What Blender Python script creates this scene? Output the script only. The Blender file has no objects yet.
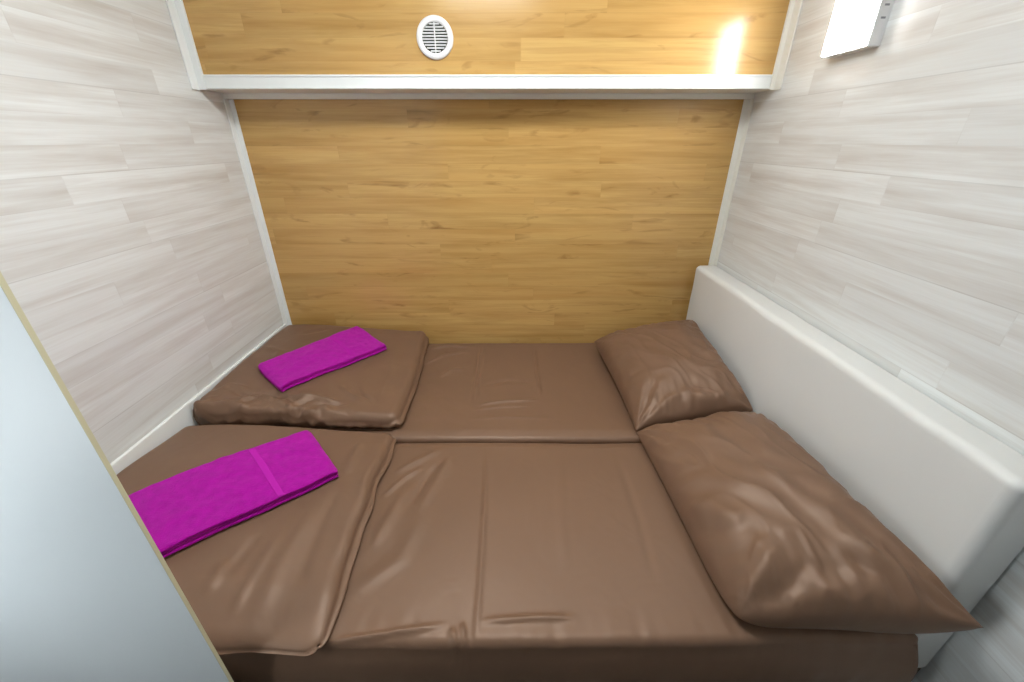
import bpy, bmesh, math, random
from mathutils import Vector, noise

random.seed(4)
S = bpy.context.scene
COL = S.collection
R = math.radians

# ------------------------------------------------------------ camera
F_PX, PITCH, CAM_Z = 408.0, R(26.2), 1.436
cam_d = bpy.data.cameras.new('camera')
cam_d.sensor_width = 36.0
cam_d.lens = F_PX / 1024.0 * 36.0
cam_d.clip_start = 0.02
cam = bpy.data.objects.new('camera', cam_d)
cam.location = (0, 0, CAM_Z)
cam.rotation_euler = (R(90) - PITCH, 0, 0)
COL.objects.link(cam)
S.camera = cam
cp, sp = math.cos(PITCH), math.sin(PITCH)


def G(px, py, z):
    """world x, y of a spot of the photograph lying at height z"""
    u, v = (px - 512) / F_PX, (341 - py) / F_PX
    dy, dz = cp + v * sp, -sp + v * cp
    t = (z - CAM_Z) / dz
    return (u * t, dy * t)


# ------------------------------------------------------------ materials
def new_mat(name):
    m = bpy.data.materials.new(name)
    m.use_nodes = True
    nt = m.node_tree
    return m, nt, nt.nodes['Principled BSDF']


def N(nt, kind, **kw):
    n = nt.nodes.new(kind)
    for k, v in kw.items():
        setattr(n, k, v)
    return n


def math_node(nt, op, a, b=None):
    n = nt.nodes.new('ShaderNodeMath')
    n.operation = op
    for i, s in enumerate((a, b)):
        if s is None:
            continue
        if isinstance(s, (int, float)):
            n.inputs[i].default_value = s
        else:
            nt.links.new(s, n.inputs[i])
    return n.outputs[0]


def mix_col(nt, fac, a, b, mode='MIX'):
    n = nt.nodes.new('ShaderNodeMix')
    n.data_type = 'RGBA'
    n.blend_type = mode
    for i, s in ((0, fac), (6, a), (7, b)):
        if isinstance(s, (int, float)):
            n.inputs[i].default_value = s
        elif isinstance(s, tuple):
            n.inputs[i].default_value = (*s, 1)
        else:
            nt.links.new(s, n.inputs[i])
    return n.outputs[2]


def ramp(nt, fac, stops):
    n = nt.nodes.new('ShaderNodeValToRGB')
    cr = n.color_ramp
    while len(cr.elements) < len(stops):
        cr.elements.new(0.5)
    for e, (p, c) in zip(cr.elements, stops):
        e.position = p
        e.color = (*c, 1)
    nt.links.new(fac, n.inputs[0])
    return n.outputs[0]


def planks(name, along, strip, length, light, dark, grain, streak, knots=0.0, rough=0.35,
           joint=0.5, z0=0.0, spec=0.5, seed=0.0):
    """three-strip laminate boards; along = 'X' or 'Y', strips stack along Z"""
    m, nt, bs = new_mat(name)
    L = nt.links
    tc = N(nt, 'ShaderNodeTexCoord')
    sx = N(nt, 'ShaderNodeSeparateXYZ')
    L.new(tc.outputs['Object'], sx.inputs[0])
    a = sx.outputs[along]
    z = math_node(nt, 'SUBTRACT', sx.outputs['Z'], z0)
    zr = math_node(nt, 'DIVIDE', z, strip)
    row = math_node(nt, 'FLOOR', zr)
    wn = N(nt, 'ShaderNodeTexWhiteNoise', noise_dimensions='1D')
    L.new(math_node(nt, 'ADD', row, 31.7 + seed), wn.inputs['W'])
    ar = math_node(nt, 'ADD', math_node(nt, 'DIVIDE', a, length), math_node(nt, 'MULTIPLY', wn.outputs['Value'], 7.0))
    colm = math_node(nt, 'FLOOR', ar)
    cv = N(nt, 'ShaderNodeCombineXYZ')
    L.new(row, cv.inputs[0]); L.new(colm, cv.inputs[1]); cv.inputs[2].default_value = seed
    wid = N(nt, 'ShaderNodeTexWhiteNoise', noise_dimensions='3D')
    L.new(cv.outputs[0], wid.inputs['Vector'])
    pid = wid.outputs['Value']
    # grain coordinates, stretched along the board, shifted per board
    gv = N(nt, 'ShaderNodeCombineXYZ')
    L.new(math_node(nt, 'ADD', a, math_node(nt, 'MULTIPLY', pid, 37.0)), gv.inputs[0])
    L.new(z, gv.inputs[1])
    L.new(math_node(nt, 'MULTIPLY', pid, 19.0), gv.inputs[2])

    def noise_tex(sc, det, dist=0.0):
        mp = N(nt, 'ShaderNodeMapping')
        mp.inputs['Scale'].default_value = sc
        L.new(gv.outputs[0], mp.inputs[0])
        t = N(nt, 'ShaderNodeTexNoise')
        t.inputs['Scale'].default_value = 1.0
        t.inputs['Detail'].default_value = det
        t.inputs['Roughness'].default_value = 0.6
        t.inputs['Distortion'].default_value = dist
        L.new(mp.outputs[0], t.inputs['Vector'])
        return t.outputs[0]
    fine = noise_tex((5, 190, 1), 5)
    broad = noise_tex((1.7, 27, 1), 5, 0.25)
    base = mix_col(nt, pid, light, dark)
    f1 = ramp(nt, fine, [(0.38, (0, 0, 0)), (0.68, (1, 1, 1))])
    f2 = ramp(nt, broad, [(0.42, (0, 0, 0)), (0.72, (1, 1, 1))])
    c = mix_col(nt, math_node(nt, 'MULTIPLY', f1, 0.4), base, grain)
    c = mix_col(nt, math_node(nt, 'MULTIPLY', f2, 0.75), c, streak)
    if knots:
        vo = N(nt, 'ShaderNodeMapping')
        vo.inputs['Scale'].default_value = (4.2, 17, 1)
        L.new(gv.outputs[0], vo.inputs[0])
        vt = N(nt, 'ShaderNodeTexNoise')
        vt.inputs['Scale'].default_value = 1.0
        vt.inputs['Detail'].default_value = 3
        vt.inputs['Distortion'].default_value = 1.6
        L.new(vo.outputs[0], vt.inputs['Vector'])
        kf = ramp(nt, vt.outputs[0], [(0.60, (0, 0, 0)), (0.78, (1, 1, 1))])
        c = mix_col(nt, math_node(nt, 'MULTIPLY', kf, knots), c, (0.25, 0.125, 0.035))
        cloud = noise_tex((0.9, 9, 1), 3, 0.5)
        cf = ramp(nt, cloud, [(0.35, (0, 0, 0)), (0.70, (1, 1, 1))])
        c = mix_col(nt, math_node(nt, 'MULTIPLY', cf, 0.45), c, (0.60, 0.33, 0.10))
    # joints between strips (fine) and boards of three strips (a bit stronger)
    fz = math_node(nt, 'FRACT', zr)
    j1 = math_node(nt, 'LESS_THAN', fz, 0.022)
    f3 = math_node(nt, 'FRACT', math_node(nt, 'DIVIDE', zr, 3.0))
    j3 = math_node(nt, 'LESS_THAN', f3, 0.011)
    fa = math_node(nt, 'FRACT', ar)
    j2 = math_node(nt, 'LESS_THAN', fa, 0.0035)
    jj = math_node(nt, 'MAXIMUM', math_node(nt, 'MULTIPLY', math_node(nt, 'MAXIMUM', j1, j2), 0.35), j3)
    c = mix_col(nt, math_node(nt, 'MULTIPLY', jj, joint), c, tuple(x * 0.45 for x in streak))
    L.new(c, bs.inputs['Base Color'])
    bs.inputs['Roughness'].default_value = rough
    bs.inputs['Specular IOR Level'].default_value = spec
    bp = N(nt, 'ShaderNodeBump')
    bp.inputs['Strength'].default_value = 0.05
    bp.inputs['Distance'].default_value = 0.002
    L.new(fine, bp.inputs['Height'])
    L.new(bp.outputs[0], bs.inputs['Normal'])
    return m


def plain(name, col, rough=0.5, spec=0.5, bump=None, var=0.04, coat=0.0):
    m, nt, bs = new_mat(name)
    tc = N(nt, 'ShaderNodeTexCoord')
    t = N(nt, 'ShaderNodeTexNoise')
    t.inputs['Scale'].default_value = 6.0
    t.inputs['Detail'].default_value = 4
    nt.links.new(tc.outputs['Object'], t.inputs['Vector'])
    c = mix_col(nt, t.outputs[0], tuple(x * (1 - var) for x in col), tuple(min(1, x * (1 + var)) for x in col))
    nt.links.new(c, bs.inputs['Base Color'])
    bs.inputs['Roughness'].default_value = rough
    bs.inputs['Specular IOR Level'].default_value = spec
    bs.inputs['Coat Weight'].default_value = coat
    if bump:
        t2 = N(nt, 'ShaderNodeTexNoise')
        t2.inputs['Scale'].default_value = bump[0]
        t2.inputs['Detail'].default_value = 3
        nt.links.new(tc.outputs['Object'], t2.inputs['Vector'])
        bp = N(nt, 'ShaderNodeBump')
        bp.inputs['Strength'].default_value = bump[1]
        bp.inputs['Distance'].default_value = bump[2]
        nt.links.new(t2.outputs[0], bp.inputs['Height'])
        nt.links.new(bp.outputs[0], bs.inputs['Normal'])
    return m


def satin(name, col):
    m, nt, bs = new_mat(name)
    tc = N(nt, 'ShaderNodeTexCoord')
    t = N(nt, 'ShaderNodeTexNoise')
    t.inputs['Scale'].default_value = 3.0
    t.inputs['Detail'].default_value = 3
    nt.links.new(tc.outputs['Object'], t.inputs['Vector'])
    c = mix_col(nt, t.outputs[0], tuple(x * 0.93 for x in col), tuple(x * 1.07 for x in col))
    nt.links.new(c, bs.inputs['Base Color'])
    bs.inputs['Roughness'].default_value = 0.48
    bs.inputs['Specular IOR Level'].default_value = 0.7
    bs.inputs['Specular Tint'].default_value = (1.0, 0.80, 0.66, 1)
    bs.inputs['Sheen Weight'].default_value = 0.1
    bs.inputs['Sheen Roughness'].default_value = 0.4
    bs.inputs['Sheen Tint'].default_value = (0.9, 0.62, 0.45, 1)
    # fine rumples and weave
    t2 = N(nt, 'ShaderNodeTexNoise')
    t2.inputs['Scale'].default_value = 9.0
    t2.inputs['Detail'].default_value = 2
    t2.inputs['Distortion'].default_value = 0.8
    nt.links.new(tc.outputs['Object'], t2.inputs['Vector'])
    t3 = N(nt, 'ShaderNodeTexNoise')
    t3.inputs['Scale'].default_value = 900.0
    nt.links.new(tc.outputs['Object'], t3.inputs['Vector'])
    b1 = N(nt, 'ShaderNodeBump')
    b1.inputs['Strength'].default_value = 0.35
    b1.inputs['Distance'].default_value = 0.006
    nt.links.new(t2.outputs[0], b1.inputs['Height'])
    b2 = N(nt, 'ShaderNodeBump')
    b2.inputs['Strength'].default_value = 0.12
    b2.inputs['Distance'].default_value = 0.0006
    nt.links.new(t3.outputs[0], b2.inputs['Height'])
    nt.links.new(b1.outputs[0], b2.inputs['Normal'])
    nt.links.new(b2.outputs[0], bs.inputs['Normal'])
    return m


def emit(name, col, strength):
    m, nt, bs = new_mat(name)
    bs.inputs['Base Color'].default_value = (0.9, 0.9, 0.9, 1)
    bs.inputs['Emission Color'].default_value = (*col, 1)
    bs.inputs['Emission Strength'].default_value = strength
    return m


M_WALL = planks('whitewashed_laminate', 'Y', 0.067, 0.62, (0.84, 0.875, 0.875), (0.70, 0.72, 0.715),
                (0.67, 0.67, 0.645), (0.545, 0.515, 0.475), rough=0.42, joint=0.22, z0=CAM_Z - 0.077 - 0.201 * 6)
M_OAK = planks('oak_laminate', 'X', 0.065, 1.05, (0.68, 0.445, 0.165), (0.56, 0.355, 0.12),
               (0.50, 0.285, 0.09), (0.36, 0.19, 0.048), knots=0.9, rough=0.19, joint=0.10, z0=0.05, seed=3.0)
M_TRIM = plain('cream_white_trim', (0.86, 0.85, 0.78), 0.38)
M_TRIM2 = plain('white_plastic_trim', (0.86, 0.89, 0.88), 0.35)
M_LEATHER = plain('white_leatherette', (0.75, 0.765, 0.75), 0.42, bump=(420, 0.12, 0.0008), var=0.015)
M_PANEL = plain('white_melamine', (0.80, 0.85, 0.87), 0.4, var=0.01)
M_BAND = plain('cream_edge_band', (0.66, 0.62, 0.42), 0.5)
M_PLASTIC = plain('white_plastic', (0.82, 0.82, 0.82), 0.3, var=0.01)
M_DARK = plain('dark_duct', (0.10, 0.11, 0.09), 0.8)
M_FLOOR = plain('grey_vinyl_floor', (0.09, 0.085, 0.08), 0.5)
M_CEIL = plain('white_ceiling', (0.80, 0.80, 0.79), 0.7)
M_BASE = plain('dark_bed_box', (0.10, 0.075, 0.055), 0.6)
BROWN = (0.170, 0.097, 0.060)
M_SHEET = satin('brown_satin_sheet', BROWN)
M_TOWEL = plain('magenta_terry', (0.44, 0.004, 0.36), 0.9, 0.1, bump=(420, 1.0, 0.004), var=0.30)
M_TOWEL.node_tree.nodes['Noise Texture'].inputs['Scale'].default_value = 55
M_TOWEL.node_tree.nodes['Principled BSDF'].inputs['Sheen Weight'].default_value = 0.35
M_TOWEL.node_tree.nodes['Principled BSDF'].inputs['Sheen Tint'].default_value = (1, 0.25, 0.9, 1)
M_BANDT = plain('magenta_flat_weave', (0.46, 0.006, 0.38), 0.75, 0.3, bump=(900, 0.3, 0.0005), var=0.05)
M_LAMP = emit('lamp_diffuser', (1.0, 0.985, 0.96), 40.0)
M_CFILL = emit('added_ceiling_glow', (0.95, 0.99, 1.0), 37.0)  # glow of the added, unseen fill light on the ceiling

M_TFILL = emit('added_tube_glow', (0.90, 0.965, 1.0), 26.0)  # glow of the added, unseen fill tube on the left wall

# ------------------------------------------------------------ mesh helpers
def link(name, bm, mat, parent=None, smooth=False):
    me = bpy.data.meshes.new(name)
    bmesh.ops.recalc_face_normals(bm, faces=bm.faces[:])
    bm.to_mesh(me)
    bm.free()
    if smooth:
        for p in me.polygons:
            p.use_smooth = True
    me.materials.append(mat)
    o = bpy.data.objects.new(name, me)
    COL.objects.link(o)
    if parent:
        o.parent = parent
        o.matrix_parent_inverse = parent.matrix_world.inverted()
    return o


def box(bm, x0, x1, y0, y1, z0, z1, bev=0.0, seg=2):
    vs = [bm.verts.new(p) for p in ((x0, y0, z0), (x1, y0, z0), (x1, y1, z0), (x0, y1, z0),
                                    (x0, y0, z1), (x1, y0, z1), (x1, y1, z1), (x0, y1, z1))]
    fs = [bm.faces.new([vs[i] for i in q]) for q in
          ((0, 3, 2, 1), (4, 5, 6, 7), (0, 1, 5, 4), (1, 2, 6, 5), (2, 3, 7, 6), (3, 0, 4, 7))]
    if bev:
        es = list({e for f in fs for e in f.edges})
        bmesh.ops.bevel(bm, geom=es, offset=bev, segments=seg, affect='EDGES', profile=0.5)


def boxobj(name, mat, dims, parent=None, bev=0.0, seg=2):
    bm = bmesh.new()
    box(bm, *dims, bev=bev, seg=seg)
    return link(name, bm, mat, parent)


def struct(o):
    o['kind'] = 'structure'
    return o


def tag(o, label, cat, group=None):
    o['label'] = label
    o['category'] = cat
    if group:
        o['group'] = group
    return o


def thing(name, loc, label, cat, group=None):
    o = bpy.data.objects.new(name, None)
    o.location = loc
    COL.objects.link(o)
    bpy.context.view_layer.update()
    return tag(o, label, cat, group)


def n2(x, y, s=0.0):
    return noise.noise(Vector((x, y, s)))


def sstep(a, b, x):
    t = max(0.0, min(1.0, (x - a) / (b - a)))
    return t * t * (3 - 2 * t)


def creases(x, y, lines):
    """sum of soft ridges; line = (pts, width, height) tapered at both ends"""
    h = 0.0
    for pts, w, a in lines:
        best, bs = 1e9, 0.0
        n = len(pts) - 1
        for i in range(n):
            ax, ay = pts[i]; bx, by = pts[i + 1]
            dx, dy = bx - ax, by - ay
            L2 = dx * dx + dy * dy
            t = max(0.0, min(1.0, ((x - ax) * dx + (y - ay) * dy) / L2))
            d = math.hypot(x - ax - t * dx, y - ay - t * dy)
            if d < best:
                best, bs = d, (i + t) / n
        if best < 3 * w:
            tp = sstep(0, 0.3, bs) * sstep(0, 0.3, 1 - bs)
            h += 1.25 * a * tp * math.exp(-(best / w) ** 2)
    return h


def grid_param(L, r, step):
    """positions 0..L, dense within r of both ends (quarter-circle steps)"""
    k = 7
    e = [r * (1 - math.cos(i / k * math.pi / 2)) for i in range(k + 1)]
    n = max(2, int((L - 2 * r) / step))
    mid = [r + (L - 2 * r) * i / n for i in range(1, n)]
    return e + mid + [L - q for q in reversed(e)]


def soft_block(name, mat, x0, x1, y0, y1, base, top, r, step=0.008, warp=None, side=None, rings=5, rb=None, parent=None, bottom_in=0.0, hang=0.0):
    """rounded cushion: top(x,y) is the height of its upper face, base(x,y) its underside"""
    gx = grid_param(x1 - x0, r, step)
    gy = grid_param(y1 - y0, r, step)
    nx, ny = len(gx), len(gy)
    bm = bmesh.new()
    T, B = {}, {}
    for i, a in enumerate(gx):
        for j, b in enumerate(gy):
            qx = max(r - a, 0, a - (x1 - x0 - r))
            qy = max(r - b, 0, b - (y1 - y0 - r))
            e = math.hypot(qx, qy)
            X, Y = x0 + a, y0 + b
            if e > r:      # round the corner
                k = r / e
                sxn = -1 if a < r else 1
                syn = -1 if b < r else 1
                X += -sxn * qx * (1 - k)
                Y += -syn * qy * (1 - k)
                e = r
            drop = r - math.sqrt(max(r * r - e * e, 0))
            hz = top(X, Y)
            bz = base(X, Y)
            rr = min(1.0, max(0.15, (hz - bz) * 0.75 / r))
            Z = hz - drop * rr
            X2, Y2 = warp(X, Y, Z) if warp else (X, Y)
            T[i, j] = bm.verts.new((X2, Y2, Z))
            B[i, j] = (X2, Y2, bz)
    for i in range(nx - 1):
        for j in range(ny - 1):
            bm.faces.new((T[i, j], T[i + 1, j], T[i + 1, j + 1], T[i, j + 1]))
    rim = [(i, 0) for i in range(nx)] + [(nx - 1, j) for j in range(1, ny)] + \
          [(i, ny - 1) for i in range(nx - 2, -1, -1)] + [(0, j) for j in range(ny - 2, 0, -1)]
    prev = [T[k] for k in rim]
    m = len(rim)
    cx, cy = (x0 + x1) / 2, (y0 + y1) / 2
    for q in range(1, rings + 1):
        f = q / rings
        cur = []
        for k in rim:
            t = T[k].co
            bx, by, bz = B[k]
            z = t.z + (bz - t.z) * f
            ox = oy = 0.0
            i, j = k
            nxn = -1 if i == 0 else (1 if i == nx - 1 else 0)
            nyn = -1 if j == 0 else (1 if j == ny - 1 else 0)
            inn = bottom_in * f * f
            ox -= nxn * inn; oy -= nyn * inn
            if side:
                s = side(t.x, t.y, z, f, nxn, nyn)
                ox += nxn * s; oy += nyn * s
            if hang and t.y < 0.478:      # the sheet sags outward past the corner
                ox += hang * f * sstep(0.72, 0.80, t.x)
                oy -= 0.010 * f
            cur.append(bm.verts.new((t.x + ox, t.y + oy, z)))
        for a in range(m):
            bm.faces.new((prev[a], prev[(a + 1) % m], cur[(a + 1) % m], cur[a]))
        prev = cur
    Bv = {k: v for k, v in zip(rim, prev)}
    for i in range(1, nx - 1):
        for j in range(1, ny - 1):
            Bv[i, j] = bm.verts.new(B[i, j])
    for i in range(nx - 1):
        for j in range(ny - 1):
            bm.faces.new((Bv[i, j], Bv[i, j + 1], Bv[i + 1, j + 1], Bv[i + 1, j]))
    return link(name, bm, mat, parent, smooth=True)


# ------------------------------------------------------------ room shell
XL, XR, YB, YF = -1.082, 0.909, 1.80, -1.35
H = 2.15
struct(boxobj('floor', M_FLOOR, (XL, XR, YF, YB, -0.05, 0)))
struct(boxobj('ceiling', M_CEIL, (XL, XR, YF, YB, H, H + 0.05)))
struct(boxobj('wall_left', M_WALL, (XL - 0.04, XL, YF, YB, 0, H)))
struct(boxobj('wall_right', M_WALL, (XR, XR + 0.04, YF, YB, 0, H)))
struct(boxobj('wall_back', M_OAK, (XL - 0.04, XR + 0.04, YB, YB + 0.04, 0, H)))

BED = 0.55
ZU = CAM_Z + 0.158          # underside of overhead box
PY = 1.652                  # its front panel plane


def angle_trim(name, xw, sgn, yp, z0, z1, w_wall, w_back, t, mat):
    """L profile in a vertical corner: one leg on the side wall, the other on the panel"""
    bm = bmesh.new()
    xa, xb = sorted((xw, xw + sgn * t))
    box(bm, xa, xb, yp - w_wall, yp, z0, z1, 0.0008, 1)
    xa, xb = sorted((xw + sgn * t, xw + sgn * w_back))
    box(bm, xa, xb, yp - t, yp, z0, z1, 0.0008, 1)
    return struct(link(name, bm, mat))


angle_trim('trim_1', XL, 1, YB, 0.40, CAM_Z + 0.139, 0.030, 0.022, 0.004, M_TRIM2)
angle_trim('trim_2', XR, -1, YB, 0.40, CAM_Z + 0.139, 0.028, 0.026, 0.004, M_TRIM)
bm = bmesh.new()
box(bm, XL, XR, YB - 0.022, YB, CAM_Z + 0.1395, ZU - 0.0005, 0.001, 1)
struct(link('trim_3', bm, M_TRIM))
# low white boards along the walls at bed height
struct(boxobj('baseboard_left', M_TRIM2, (XL, XL + 0.012, 0.42, YB - 0.026, 0.40, 0.656), bev=0.003))
struct(boxobj('baseboard_right', M_TRIM, (XR - 0.012, XR, -0.6, 0.470, 0.30, 0.372), bev=0.003))

# ------------------------------------------------------------ overhead box with oak front
t = thing('overhead_cabinet', (XL + 1, 1.72, ZU),
          'overhead cabinet with a glossy oak front and white edging above the bed', 'cabinet')
boxobj('front_panel', M_OAK, (XL + 0.004, XR - 0.004, PY, PY + 0.016, ZU + 0.004, H - 0.004), t, bev=0.0005, seg=1)
boxobj('bottom_board', M_TRIM, (XL + 0.002, XR - 0.002, PY + 0.004, YB - 0.002, ZU, ZU + 0.014), t, bev=0.001, seg=1)
bm = bmesh.new()
yb0 = PY - 0.006
box(bm, XL + 0.03, XR - 0.022, yb0, PY - 0.0002, ZU, ZU + 0.042, 0.0016, 2)
box(bm, XL + 0.03, XR - 0.022, yb0 - 0.003, yb0 + 0.002, ZU + 0.001, ZU + 0.005, 0.001, 1)
box(bm, XL + 0.03, XR - 0.022, yb0 - 0.003, yb0 + 0.002, ZU + 0.036, ZU + 0.0425, 0.001, 1)
link('edge_trim', bm, M_TRIM2, t)
for s, xw in ((1, XL), (-1, XR)):
    bm = bmesh.new()
    xa, xb = sorted((xw + s * 0.001, xw + s * 0.006))
    box(bm, xa, xb, PY - 0.042, PY, ZU - 0.004, H - 0.004, 0.001, 1)
    xa, xb = sorted((xw + s * 0.006, xw + s * (0.029 if s > 0 else 0.021)))
    box(bm, xa, xb, PY - 0.008, PY - 0.0002, ZU - 0.002, H - 0.004, 0.001, 1)
    link('corner_trim', bm, M_TRIM2 if s > 0 else M_TRIM, t)

# ------------------------------------------------------------ round air vent
VX, VZ, VR = -0.254, CAM_Z + 0.303, 0.0605
t = thing('air_vent', (VX, PY, VZ), 'round white plastic air vent set in the oak front of the overhead cabinet', 'vent')


def lathe_y(bm, prof, cx, cy, cz, n=64, close=True):
    rings = []
    for a in range(n):
        c, s = math.cos(2 * math.pi * a / n), math.sin(2 * math.pi * a / n)
        rings.append([bm.verts.new((cx + r * c, cy - d, cz + r * s)) for r, d in prof])
    for a in range(n):
        A, B = rings[a], rings[(a + 1) % n]
        for i in range(len(prof) - (0 if close else 1)):
            k = (i + 1) % len(prof)
            bm.faces.new((A[i], A[k], B[k], B[i]))


bm = bmesh.new()
ri = VR * 0.70
lathe_y(bm, [(VR, 0.0002), (VR, 0.005), (VR - 0.002, 0.008), (VR - 0.008, 0.0105), (ri + 0.004, 0.010),
             (ri + 0.001, 0.008), (ri, 0.006), (ri, 0.0002)], VX, PY, VZ)
link('rim', bm, M_PLASTIC, t, smooth=True)
bm = bmesh.new()
lathe_y(bm, [(0.0001, 0.0003), (ri - 0.0004, 0.0003), (ri - 0.0004, 0.0012), (0.0001, 0.0012)], VX, PY, VZ)
link('backing', bm, M_DARK, t)
for k in range(10):
    zz = VZ + (k - 4.5) * ri * 2 / 10.4
    hw = math.sqrt(max(0, (ri - 0.0004) ** 2 - (abs(zz - VZ) + 0.002) ** 2))
    bm = bmesh.new()
    vs = []
    for x in (VX - hw, VX + hw):
        vs.append([bm.verts.new((x, PY - d, zz + q)) for d, q in
                   ((0.0015, 0.0034), (0.0082, -0.0006), (0.0074, -0.0020), (0.0015, 0.0014))])
    for i in range(4):
        bm.faces.new((vs[0][i], vs[0][(i + 1) % 4], vs[1][(i + 1) % 4], vs[1][i]))
    bm.faces.new(vs[0]); bm.faces.new(vs[1][::-1])
    link('slat', bm, M_PLASTIC, t)
boxobj('centre_bar', M_PLASTIC, (VX - 0.0016, VX + 0.0016, PY - 0.0095, PY - 0.0014, VZ - ri + .0005, VZ + ri - .0005), t)

# ------------------------------------------------------------ wall lamp, right wall
LX, LY0, LY1, LZ0, LZ1 = XR - 0.036, 1.225, 1.392, CAM_Z + 0.208, CAM_Z + 0.415
M_SLOT = plain('grey_slot', (0.30, 0.30, 0.32), 0.7)
t = thing('wall_lamp', (XR, (LY0 + LY1) / 2, LZ0), 'lit rectangular white lamp on the pale plank wall above the headboard', 'lamp')
bm = bmesh.new()
box(bm, LX + 0.004, XR - 0.0005, LY0, LY1, LZ0, LZ1, 0.002, 2)
link('housing', bm, M_PLASTIC, t)
bm = bmesh.new()
box(bm, LX - 0.001, LX + 0.0038, LY0 + 0.004, LY1 - 0.004, LZ0 + 0.004, LZ1 - 0.004, 0.0012, 2)
link('diffuser', bm, M_LAMP, t)
for k in range(5):
    z = LZ0 + 0.055 + k * 0.025
    boxobj('vent_slot', M_SLOT, (LX + 0.015, LX + 0.026, LY0 - 0.0006, LY0 + 0.001, z, z + 0.004), t)

# ------------------------------------------------------------ ceiling fill light (added above the frame to brighten the cabin)
t = thing('added_ceiling_light', (-0.12, 0.89, H), 'wide fill light added on the ceiling over the bed, out of view', 'lamp')
boxobj('housing', M_PLASTIC, (-0.36, 0.12, 0.72, 1.06, H - 0.03, H - 0.0005), t, bev=0.004)
boxobj('diffuser', M_CFILL, (-0.34, 0.10, 0.74, 1.04, H - 0.038, H - 0.0305), t, bev=0.002)

# upright fill tube, added out of view to brighten the white panel
t = thing('added_fill_tube', (XL, 0.0, 0.75), 'upright fill tube added on the left wall, out of view', 'lamp')


def tube_z(bm, cx, cy, prof, n=24):
    rings = [[bm.verts.new((cx + q * math.cos(a * 2 * math.pi / n), cy + q * math.sin(a * 2 * math.pi / n), z))
              for a in range(n)] for q, z in prof]
    for A, B in zip(rings, rings[1:]):
        for a in range(n):
            bm.faces.new((A[a], A[(a + 1) % n], B[(a + 1) % n], B[a]))
    bm.faces.new(rings[0]); bm.faces.new(rings[-1])


bm = bmesh.new(); tube_z(bm, XL + 0.05, 0.0, [(0.019, 0.78), (0.019, 1.63)])
link('tube', bm, M_TFILL, t, smooth=False)
for z0_, z1_ in ((0.755, 0.7795), (1.6305, 1.655)):
    bm = bmesh.new(); tube_z(bm, XL + 0.05, 0.0, [(0.016, z0_), (0.021, z0_ + 0.003), (0.021, z1_ - 0.003), (0.016, z1_)])
    link('end_cap', bm, M_PLASTIC, t)
boxobj('back_plate', M_PLASTIC, (XL, XL + 0.024, -0.022, 0.022, 0.75, 1.66), t, bev=0.002)

# ------------------------------------------------------------ partition panel, left foreground
t = thing('partition_panel', (-0.8, 0.41, 0), 'smooth white upright panel at the left in front of the bed', 'panel')
PE = -0.526
boxobj('board', M_PANEL, (XL + 0.001, PE - 0.0012, 0.402, 0.408, 0.0, H - 0.002), t)
boxobj('edge_band', M_BAND, (PE - 0.001, PE, 0.402, 0.408, 0.0, H - 0.002), t)

# ------------------------------------------------------------ headboard (padded) on the right
HB0 = 0.814


def pillow_box(name, mat, x0, x1, y0, y1, z0, z1, r, wob):
    bm = bmesh.new()
    gx = grid_param(x1 - x0, r, 0.02)
    gy = grid_param(y1 - y0, r, 0.02)
    gz = grid_param(z1 - z0, r, 0.02)

    def rnd(x, y, z):
        q = []
        for v, lo, hi in ((x, x0, x1), (y, y0, y1), (z, z0, z1)):
            q.append(min(v - lo - r, 0) if v - lo < r else max(0, v - (hi - r)))
        e = math.sqrt(sum(a * a for a in q))
        p = Vector((x, y, z))
        if e > 1e-9:
            c = p - Vector(q)
            # map the cube shell to the ball by the largest component
            mx = max(abs(a) for a in q)
            p = c + Vector(q) * (mx / e)
        w = wob * noise.noise(Vector((x * 9, y * 9, z * 9)))
        cx, cz = (x0 + x1) / 2, (z0 + z1) / 2
        p.x += w if x < cx else 0
        if z > z1 - 0.03:
            p.z += w
        return p
    V = {}

    def gv(x, y, z):
        k = (round(x, 6), round(y, 6), round(z, 6))
        if k not in V:
            V[k] = bm.verts.new(rnd(*k))
        return V[k]
    for A, B, mk in ((gy, gz, 0), (gx, gz, 1), (gx, gy, 2)):
        for fixed in (0, 1):
            for i in range(len(A) - 1):
                for j in range(len(B) - 1):
                    q = []
                    for a, b in ((i, j), (i + 1, j), (i + 1, j + 1), (i, j + 1)):
                        if mk == 0:
                            q.append(gv(x1 if fixed else x0, y0 + A[a], z0 + B[b]))
                        elif mk == 1:
                            q.append(gv(x0 + A[a], y1 if fixed else y0, z0 + B[b]))
                        else:
                            q.append(gv(x0 + A[a], y0 + B[b], z1 if fixed else z0))
                    if len(set(q)) == 4:
                        bm.faces.new(q)
    return link(name, bm, mat, smooth=True)


hb = pillow_box('headboard', M_LEATHER, HB0, XR - 0.001, 0.480, YB - 0.026, 0.396, 0.942, 0.020, 0.0022)
tag(hb, 'long padded white leatherette headboard along the right wall', 'headboard')

# ------------------------------------------------------------ bed box
boxb = boxobj('bed_base', M_BASE, (XL + 0.015, XR - 0.001, 0.490, YB - 0.028, 0.0, 0.395), bev=0.004)
tag(boxb, 'dark box base under the two brown mattresses', 'bed base')

# ------------------------------------------------------------ mattresses
SEAM = 1.072
MX0, MX1 = XL + 0.016, HB0 - 0.0035


def P(px, py, z=BED):
    return G(px, py, z)


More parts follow.
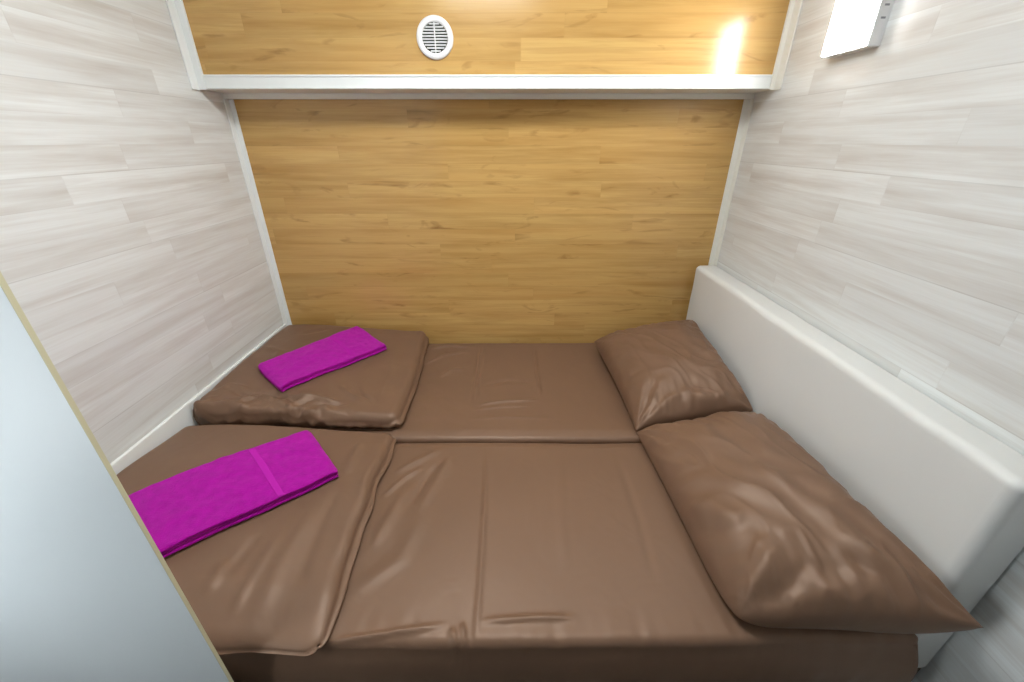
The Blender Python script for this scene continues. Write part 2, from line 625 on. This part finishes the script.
fold_back = [
    ([P(481, 345), P(476, 372), P(470, 405)], 0.0055, 0.0048),
    ([P(484, 345), P(480, 372), P(476, 402)], 0.0055, 0.0035),
    ([P(534, 345), P(537, 372), P(541, 398)], 0.0055, 0.0048),
    ([P(474, 405), P(505, 401), P(541, 399)], 0.0055, 0.0048),
    ([P(470, 410), P(500, 407), P(536, 405)], 0.0055, 0.0031),
    ([P(466, 420), P(500, 417), P(560, 418)], 0.0070, 0.0020),
    ([P(425, 352), P(450, 347), P(475, 349)], 0.0090, 0.0058),
    ([P(420, 366), P(445, 356), P(472, 352)], 0.0080, 0.0043),
    ([P(437, 378), P(452, 370), P(465, 369)], 0.0120, 0.0043),
    ([P(415, 360), P(425, 352)], 0.0120, 0.0058),
    ([P(478, 386), P(510, 380), P(537, 384)], 0.0120, -0.0029),
]
fold_front = [
    ([P(487, 441), P(484, 520), P(479, 600), P(474, 656)], 0.0055, 0.0044),
    ([P(560, 450), P(561, 520), P(566, 580)], 0.0140, 0.0019),
    ([P(615, 450), P(640, 520), P(660, 600)], 0.0120, -0.0017),
    ([P(316, 644), P(380, 636), P(452, 624)], 0.0055, 0.0070),
    ([P(474, 622), P(530, 619), P(580, 618)], 0.0055, 0.0053),
    ([P(390, 475), P(420, 460), P(445, 448)], 0.0120, 0.0043),
    ([P(415, 520), P(440, 475), P(452, 455)], 0.0140, 0.0058),
    ([P(400, 520), P(425, 480), P(440, 462)], 0.0100, -0.0043),
    ([P(380, 500), P(405, 478), P(425, 466)], 0.0080, 0.0043),
    ([P(365, 560), P(395, 510), P(412, 482)], 0.0160, 0.0043),
    ([P(462, 620), P(464, 640), P(466, 655)], 0.0055, 0.0066),
    ([P(452, 626), P(455, 642), P(458, 655)], 0.0055, 0.0056),
    ([P(340, 600), P(400, 560), P(430, 500)], 0.0200, 0.0037),
]


def mat_top_back(x, y):
    h = BED + 0.004 * n2(x * 2.1, y * 2.6, 3) + 0.0015 * n2(x * 7, y * 7, 1)
    h += creases(x, y, fold_back)
    h += 0.0025 * n2(x * 14 + y * 6, y * 16, 5) * sstep(0.05, -0.35, x)
    return h - 0.008 * sstep(0.05, 0.0, y - SEAM) + 0.008 * sstep(1.5, 1.78, y)


def mat_top_front(x, y):
    h = BED + 0.004 * n2(x * 2.0, y * 2.2, 8) + 0.0016 * n2(x * 6, y * 6, 2)
    h += creases(x, y, fold_front)
    h += 0.0020 * n2(x * 9, y * 3.0, 4) * sstep(0.1, -0.3, x)
    # small puckers running over the front edge
    h += 0.0030 * n2(x * 38, y * 5, 6) * sstep(0.54, 0.46, y)
    return h - 0.010 * sstep(0.05, 0.0, SEAM - y)


def mside(x, y, z, f, a, b):
    if b >= 0 or a > 0:
        return 0.0
    return 0.010 * math.sin(f * math.pi) + 0.004 * n2(x * 24, z * 9, 3) * f + 0.004 * n2(x * 5, z * 5, 9)


m1 = soft_block('mattress', M_SHEET, MX0, MX1, SEAM + 0.002, YB - 0.029, lambda x, y: 0.397, mat_top_back, 0.015, step=0.0045)
tag(m1, 'brown sheeted mattress at the back against the oak panel', 'mattress', 'mattresses')
m2 = soft_block('mattress', M_SHEET, MX0, MX1, 0.452, SEAM - 0.002, lambda x, y: 0.397, mat_top_front, 0.019, step=0.0045, hang=0.034, rings=8, side=mside,
                warp=lambda x, y, z: (x + 0.010 * sstep(0.76, 0.80, x) * sstep(0.478, 0.462, y), y + 0.010 * sstep(-0.2, 0.8, x) * sstep(0.7, 0.45, y)))
tag(m2, 'brown sheeted mattress at the front with its dark edge at the photo bottom', 'mattress', 'mattresses')


# ------------------------------------------------------------ folded duvets
def bed_under(x, y):
    return (mat_top_back(x, y) if y > SEAM else mat_top_front(x, y)) + 0.0075


DX0 = XL + 0.018
lines_db = [
    ([P(228, 396, .63), P(250, 402, .62), P(275, 399, .62), P(300, 408, .61)], 0.009, -0.014),
    ([P(215, 400, .63), P(232, 390, .64), P(252, 392, .64)], 0.010, 0.010),
    ([P(240, 412, .60), P(262, 404, .61), P(286, 410, .61)], 0.006, 0.010),
    ([P(285, 402, .62), P(315, 400, .62), P(345, 404, .61)], 0.008, 0.010),
    ([P(290, 414, .60), P(322, 410, .60), P(352, 408, .60)], 0.006, -0.010),
    ([P(340, 386, .62), P(350, 396, .61), P(365, 406, .60)], 0.007, 0.006),
    ([P(356, 382, .62), P(362, 396, .61), P(378, 408, .60)], 0.006, -0.005),
    ([P(262, 346, .66), P(280, 352, .66), P(272, 366, .66)], 0.016, 0.006),
    ([P(395, 350, .61), P(388, 380, .61), P(378, 408, .60)], 0.014, 0.003),
    ([P(300, 332, .67), P(330, 326, .67)], 0.014, -0.004),
]


def duv_back(x, y):
    s = sstep(-0.36, -1.0, x)
    h = BED + 0.058 + 0.056 * s - 0.010 * sstep(0.33, 0.0, y - 1.09) * s + 0.022 * sstep(1.35, 1.75, y) * (1 - s)
    h += 0.010 * n2(x * 4, y * 4, 11) + 0.004 * n2(x * 11, y * 9, 13)
    fr = sstep(0.15, 0.02, y - 1.09) * sstep(-0.50, -0.66, x)
    h += fr * (0.019 * n2(x * 13 + 3 * n2(x * 8, y * 9), y * 30, 15) + 0.010 * n2(x * 34, y * 40, 2))
    h += creases(x, y, lines_db)
    return h


def dside(x, y, z, f, a, b):
    s = 0.012 * math.sin(f * math.pi)
    if b > 0:
        return 0.0
    if b < 0:
        s -= 0.014 * f
    if b < 0 and y > 0.8:
        s += (0.016 * n2(x * 16 + 2 * n2(x * 9, z * 20), z * 40, 7) + 0.008 * n2(x * 40, z * 50, 1)) * math.sin(f * math.pi) - 0.006 * f
    if b < 0 and y < 0.8:
        s += (0.006 * n2(x * 12, z * 24, 7)) * math.sin(f * math.pi)
    if a > 0:
        s += 0.010 * n2(y * 6, z * 60, 7) * math.sin(f * math.pi)
    return s


db = soft_block('folded_duvet', M_SHEET, DX0, -0.385, 1.106, YB - 0.034, bed_under, duv_back, 0.030, step=0.007, side=dside,
                warp=lambda x, y, z: (x + 0.004 * n2(y * 9, 1, 2) - (0.02 * sstep(-0.5, -0.38, x) * sstep(1.35, 1.75, y)), y + (0.007 * n2(x * 7, 3, 1) if y < 1.4 else 0)))
tag(db, 'folded brown duvet at the back left corner beside the oak panel', 'duvet', 'folded brown duvets')

lines_df = [
    ([P(360, 435, .61), P(345, 470, .61)], 0.012, 0.005),
    ([P(382, 432, .60), P(372, 470, .60), P(355, 520, .60)], 0.016, 0.004),
    ([P(320, 490, .61), P(280, 560, .60), P(240, 640, .59)], 0.018, 0.004),
    ([P(285, 520, .61), P(250, 580, .60), P(225, 620, .60)], 0.010, 0.003),
    ([P(260, 530, .61), P(225, 580, .60)], 0.010, -0.003),
    ([P(340, 480, .60), P(310, 540, .60), P(285, 600, .59)], 0.012, -0.003),
    ([P(230, 560, .60), P(205, 600, .60)], 0.012, 0.004),
    ([P(380, 445, .60), P(368, 500, .60), P(340, 570, .60), P(316, 640, .585)], 0.010, -0.006),
]


def duv_front(x, y):
    s = sstep(-0.36, -0.98, x)
    h = BED + 0.040 + 0.052 * s
    h += 0.007 * n2(x * 3.2, y * 3, 21) + 0.0022 * n2(x * 13 + y * 5, y * 5 - x * 2, 23)
    h -= 0.016 * sstep(0.12, 0.0, y - 0.43) + 0.026 * sstep(0.28, 0.0, 1.082 - y) * (0.3 + 0.7 * s)
    h += creases(x, y, lines_df)
    return h


DW = lambda x, y, z: (x + 0.006 * n2(y * 11, 5, 2) * sstep(-0.5, -0.4, x) + 0.020 * sstep(0.75, 0.43, y) * sstep(-0.6, -0.38, x),
                      y + 0.006 * n2(x * 9, 3, 5))
df = soft_block('folded_duvet', M_SHEET, DX0, -0.385, 0.436, 1.078, bed_under, duv_front, 0.030, step=0.007, side=dside, warp=DW)
tag(df, 'folded brown duvet at the front left, nearer the white upright panel', 'duvet', 'folded brown duvets')


# ------------------------------------------------------------ pillows
def pillow(name, corners, thick, label, lines, seed, n=120, pinch=0.02, under=0.25, soft_fl=0.0, tip_fr=0.0):
    """corners: back-left, back-right, front-right, front-left (x, y, z)"""
    BL, BR, FR, FL = [Vector(c) for c in corners]
    wide = [(q, w_ * 1.5, a_ * 0.72) for q, w_, a_ in lines]
    bm = bmesh.new()
    T, Bt = {}, {}
    k = 1.0

    def sp_(i):
        s = -1 + 2 * i / n
        return math.sin(s * math.pi / 2) * 0.55 + s * 0.45
    for i in range(n + 1):
        for j in range(n + 1):
            u, v = sp_(i), sp_(j)
            a, b = (u + 1) / 2, (v + 1) / 2
            # edges drawn in between the corners
            uu = u * (1 - pinch * (1 - v * v) * 2)
            vv = v * (1 - pinch * (1 - u * u) * 2)
            a, b = (uu + 1) / 2, (vv + 1) / 2
            p = (FL * (1 - a) + FR * a) * (1 - b) + (BL * (1 - a) + BR * a) * b
            p += soft_fl * (max(0, -u) * max(0, -v)) ** 5 * ((FR + BL) / 2 - FL).normalized()
            p.x += tip_fr * (max(0, u) * max(0, -v)) ** 7
            # FL at a=0,b=0 ; BR at a=1,b=1
            pr = (max(0, 1 - abs(u) ** 3.0) * max(0, 1 - abs(v) ** 3.4)) ** 0.45
            w = 0.0
            for (cu, cv, sd) in ((-1, -1, 1), (1, -1, 2), (1, 1, 3), (-1, 1, 4)):
                du, dv = u - cu, v - cv
                rho = math.hypot(du, dv)
                ang = math.atan2(dv, du)
                w += (0.0065 if sd > 1 or not soft_fl else 0.002) * math.sin(ang * 13 + 3.0 * n2(u * 1.7, v * 1.7, seed + sd)) * math.exp(-rho / 0.42) * min(1, rho * 5)
            # gathers hanging off the seams
            em = max(abs(u), abs(v))
            w += 0.006 * n2(u * 9 if abs(v) > abs(u) else u * 2.5, v * 9 if abs(u) > abs(v) else v * 2.5, seed) * sstep(0.35, 0.9, em)
            w += 0.013 * n2(u * 2.0, v * 2.0, seed + 9) + 0.006 * n2(u * 4 + v * 3, v * 3.5, seed + 4)
            w += 0.0035 * (1 - abs(n2(u * 3 + v * 2 + n2(u * 2, v * 2, 5), (v - u) * 1.2, seed + 6)) * 2) ** 3
            hz = thick * pr
            edge = min(1, pr * 2.2)
            X, Y = p.x, p.y
            Z = p.z + hz + (w + creases(X, Y, wide)) * edge
            Z = max(Z, p.z + 0.0005, bed_under(X, Y) + 0.001)
            T[i, j] = bm.verts.new((X, Y, Z))
            if 0 < i < n and 0 < j < n:
                zb = p.z - thick * under * pr
                # the underside sags on to the mattress
                zb = min(zb, p.z * (1 - min(1, pr * 1.5)) + (BED + 0.008) * min(1, pr * 1.5)) if p.z > BED + 0.02 else zb
                Bt[i, j] = bm.verts.new((X, Y, min(Z - 0.0005, max(bed_under(X, Y), zb))))
            else:
                Bt[i, j] = T[i, j]
    for i in range(n):
        for j in range(n):
            bm.faces.new((T[i, j], T[i + 1, j], T[i + 1, j + 1], T[i, j + 1]))
            q = [Bt[i, j], Bt[i, j + 1], Bt[i + 1, j + 1], Bt[i + 1, j]]
            bm.faces.new(q)
    o = link(name, bm, M_SHEET, smooth=True)
    return tag(o, label, 'pillow', 'brown pillows')


lp_back = [
    ([P(735, 398, .66), P(705, 396, .67), P(680, 388, .68)], 0.012, 0.012),
    ([P(740, 402, .65), P(712, 404, .66), P(690, 402, .66)], 0.008, -0.012),
    ([P(748, 408, .64), P(720, 412, .64), P(690, 416, .63)], 0.009, 0.010),
    ([P(640, 424, .59), P(648, 400, .62), P(660, 380, .64)], 0.010, -0.007),
    ([P(625, 345, .68), P(650, 360, .69), P(690, 375, .69)], 0.018, 0.004),
    ([P(638, 426, .59), P(665, 405, .63), P(690, 392, .66)], 0.009, 0.008),
    ([P(612, 350, .62), P(625, 372, .64), P(632, 395, .63)], 0.012, -0.005),
]
pillow('pillow', [(0.378, 1.685, .602), (0.796, 1.645, .720), (0.802, 1.115, .630), (0.415, 1.092, .562)], 0.095,
       'smaller-looking brown pillow at the back right, against the oak panel', lp_back, 40, pinch=0.022)
lp_front = [
    ([P(735, 468, .66), P(790, 505, .67), P(835, 545, .68)], 0.016, 0.007),
    ([P(690, 500, .62), P(720, 520, .64), P(745, 535, .65)], 0.014, 0.010),
    ([P(680, 515, .60), P(700, 530, .61), P(722, 545, .62)], 0.012, -0.010),
    ([P(735, 600, .62), P(760, 575, .65), P(775, 545, .66)], 0.012, 0.009),
    ([P(748, 615, .60), P(785, 595, .63), P(805, 570, .65)], 0.010, -0.009),
    ([P(775, 620, .60), P(815, 608, .63), P(850, 595, .65)], 0.012, 0.008),
    ([P(820, 530, .69), P(870, 565, .69), P(925, 610, .68)], 0.012, 0.010),
    ([P(830, 560, .68), P(870, 585, .67), P(915, 618, .67)], 0.012, -0.010),
    ([P(780, 535, .68), P(815, 560, .67), P(850, 590, .66)], 0.014, -0.006),
    ([P(735, 430, .64), P(770, 470, .67), P(785, 520, .68)], 0.020, 0.004),
    ([P(790, 530, .68), P(805, 555, .67), P(820, 580, .66)], 0.004, 0.004),
]
pillow('pillow', [(0.412, 1.080, .566), (0.796, 1.088, .632), (0.804, 0.418, .672), (0.440, 0.468, .568)], 0.098,
       'larger-looking brown pillow at the front right, its corner poking past the headboard', lp_front, 57, pinch=0.014, soft_fl=0.03, tip_fr=0.020)


# ------------------------------------------------------------ folded towels
def towel(name, corners, duv, label, seed, band, th=0.026):
    """corners px on the duvet: far-left, far-right, near-right, near-left as world xy"""
    FLx, FRx, NRx, NLx = [Vector((c[0], c[1], 0)) for c in corners]
    # cross-section across the towel: rounded fold at the near side, layers dented between
    prof = []
    nl = 3
    m = 26
    for i in range(m + 1):                 # top, far to near
        f = i / m
        prof.append((f * 0.96 + 0.02, 1.0 - 0.05 * math.cos(f * 2 * math.pi) * 0.3))
    for l in range(nl):                    # near side: three bulging folds
        for q in range(1, 8):
            a = q / 8 * math.pi
            prof.append((0.982 + 0.028 * math.sin(a) * (1 if l != 1 else 0.55), 1 - (l + (1 - math.cos(a)) / 2) / nl))
        prof.append((0.975, 1 - (l + 1) / nl if l < nl - 1 else 0.0))
    for i in range(m + 1):
        f = 1 - i / m
        prof.append((f * 0.96 + 0.02, 0.0))
    for l in range(nl):
        for q in range(1, 8):
            a = q / 8 * math.pi
            prof.append((0.018 - 0.022 * math.sin(a), (l + (1 - math.cos(a)) / 2) / nl))
        if l < nl - 1:
            prof.append((0.022, (l + 1) / nl))
    n = 90
    t = thing(name, (*((FLx + NRx) / 2).xy, duv((FLx + NRx).x / 2, (FLx + NRx).y / 2)), label, 'towel', 'magenta towels')

    def section(s, prof, lift=0.0):
        out = []
        for c, h in prof:
            far = FLx.lerp(FRx, s)
            near = NLx.lerp(NRx, s)
            p = far.lerp(near, c)
            zb = duv(p.x, p.y) + 0.004
            q = 0.003 * n2(s * 7, c * 5, seed) + 0.0022 * n2(s * 19, c * 11, seed + 2)
            e = min(1, (s + 0.0) / 0.03, (1 - s) / 0.03)
            rnd = 0.72 + 0.28 * math.sqrt(max(0, 1 - (1 - e) ** 2))
            z = zb + h * th * rnd + (q * h if h > 0.4 else 0) + lift
            out.append((p.x + 0.002 * n2(s * 13, h * 6, seed), p.y + 0.003 * n2(s * 9, h * 6 + c, seed + 5), z))
        return out
    bm = bmesh.new()
    rows = []
    for i in range(n + 1):
        s = i / n
        s = 0.5 - 0.5 * math.cos(math.pi * s) if False else s
        rows.append([bm.verts.new(p) for p in section(s, prof)])
    k = len(prof)
    for i in range(n):
        for j in range(k):
            bm.faces.new((rows[i][j], rows[i][(j + 1) % k], rows[i + 1][(j + 1) % k], rows[i + 1][j]))
    # ends: each layer shows as its own rounded lip
    for r_, sg in ((rows[0], -1), (rows[-1], 1)):
        cen = sum((v.co for v in r_), Vector()) / k
        d = (FRx - FLx).normalized() * sg
        inner = [bm.verts.new(v.co.lerp(cen, 0.12) + d * 0.0035) for v in r_]
        for j in range(k):
            bm.faces.new((r_[j], r_[(j + 1) % k], inner[(j + 1) % k], inner[j]))
        bm.faces.new(inner)
    link('cloth', bm, M_TOWEL, t, smooth=True)
    # flat woven band across the towel
    bm = bmesh.new()
    pt = prof[:m + 1 + 8]
    rows = []
    for i in range(9):
        s = band - 0.020 + 0.040 * i / 8
        up = 0.0010
        rows.append([bm.verts.new(p) for p in section(s, [(c + (0.0022 if c > 0.97 else 0), h) for c, h in pt], up)])
    for i in range(8):
        for j in range(len(pt) - 1):
            bm.faces.new((rows[i][j], rows[i][j + 1], rows[i + 1][j + 1], rows[i + 1][j]))
    o = link('woven_band', bm, M_BANDT, t, smooth=True)
    md = o.modifiers.new('thick', 'SOLIDIFY')
    md.thickness = 0.0014
    md.offset = -1
    return t


def on(f, px, py, extra=0.0):
    z = 0.62
    for _ in range(6):
        x, y = G(px, py, z + extra)
        z = f(x, y)
    return (x, y)


TH = 0.026
towel('folded_towel', [on(duv_back, 258, 365, TH), on(duv_back, 358, 326, TH), on(duv_back, 386, 345, TH), on(duv_back, 281, 387, TH)],
      duv_back, 'smaller-looking magenta towel folded on the back duvet', 3, 0.68)
a = on(duv_front, 308, 430, TH); b = on(duv_front, 337, 471, TH)
c = on(duv_front, 165, 553, TH); d_ = on(duv_front, 131, 498, TH)
d_ = (d_[0] - 0.035, d_[1] - 0.022); c = (c[0] - 0.035, c[1] - 0.022)
towel('folded_towel', [d_, a, b, c], duv_front, 'larger-looking magenta towel folded on the front duvet', 8, 0.66, th=0.028)

# ------------------------------------------------------------ daylight from the open end of the cabin
w = bpy.data.worlds.new('world')
S.world = w
w.use_nodes = True
bg = w.node_tree.nodes['Background']
bg.inputs[0].default_value = (0.86, 0.94, 1.0, 1)
bg.inputs[1].default_value = 0.10

vs = S.view_settings
S.display_settings.display_device = 'sRGB'
vs.view_transform = 'Standard'
vs.look = 'None'
vs.gamma = 1
vs.use_curve_mapping = False
vs.exposure = 0.08
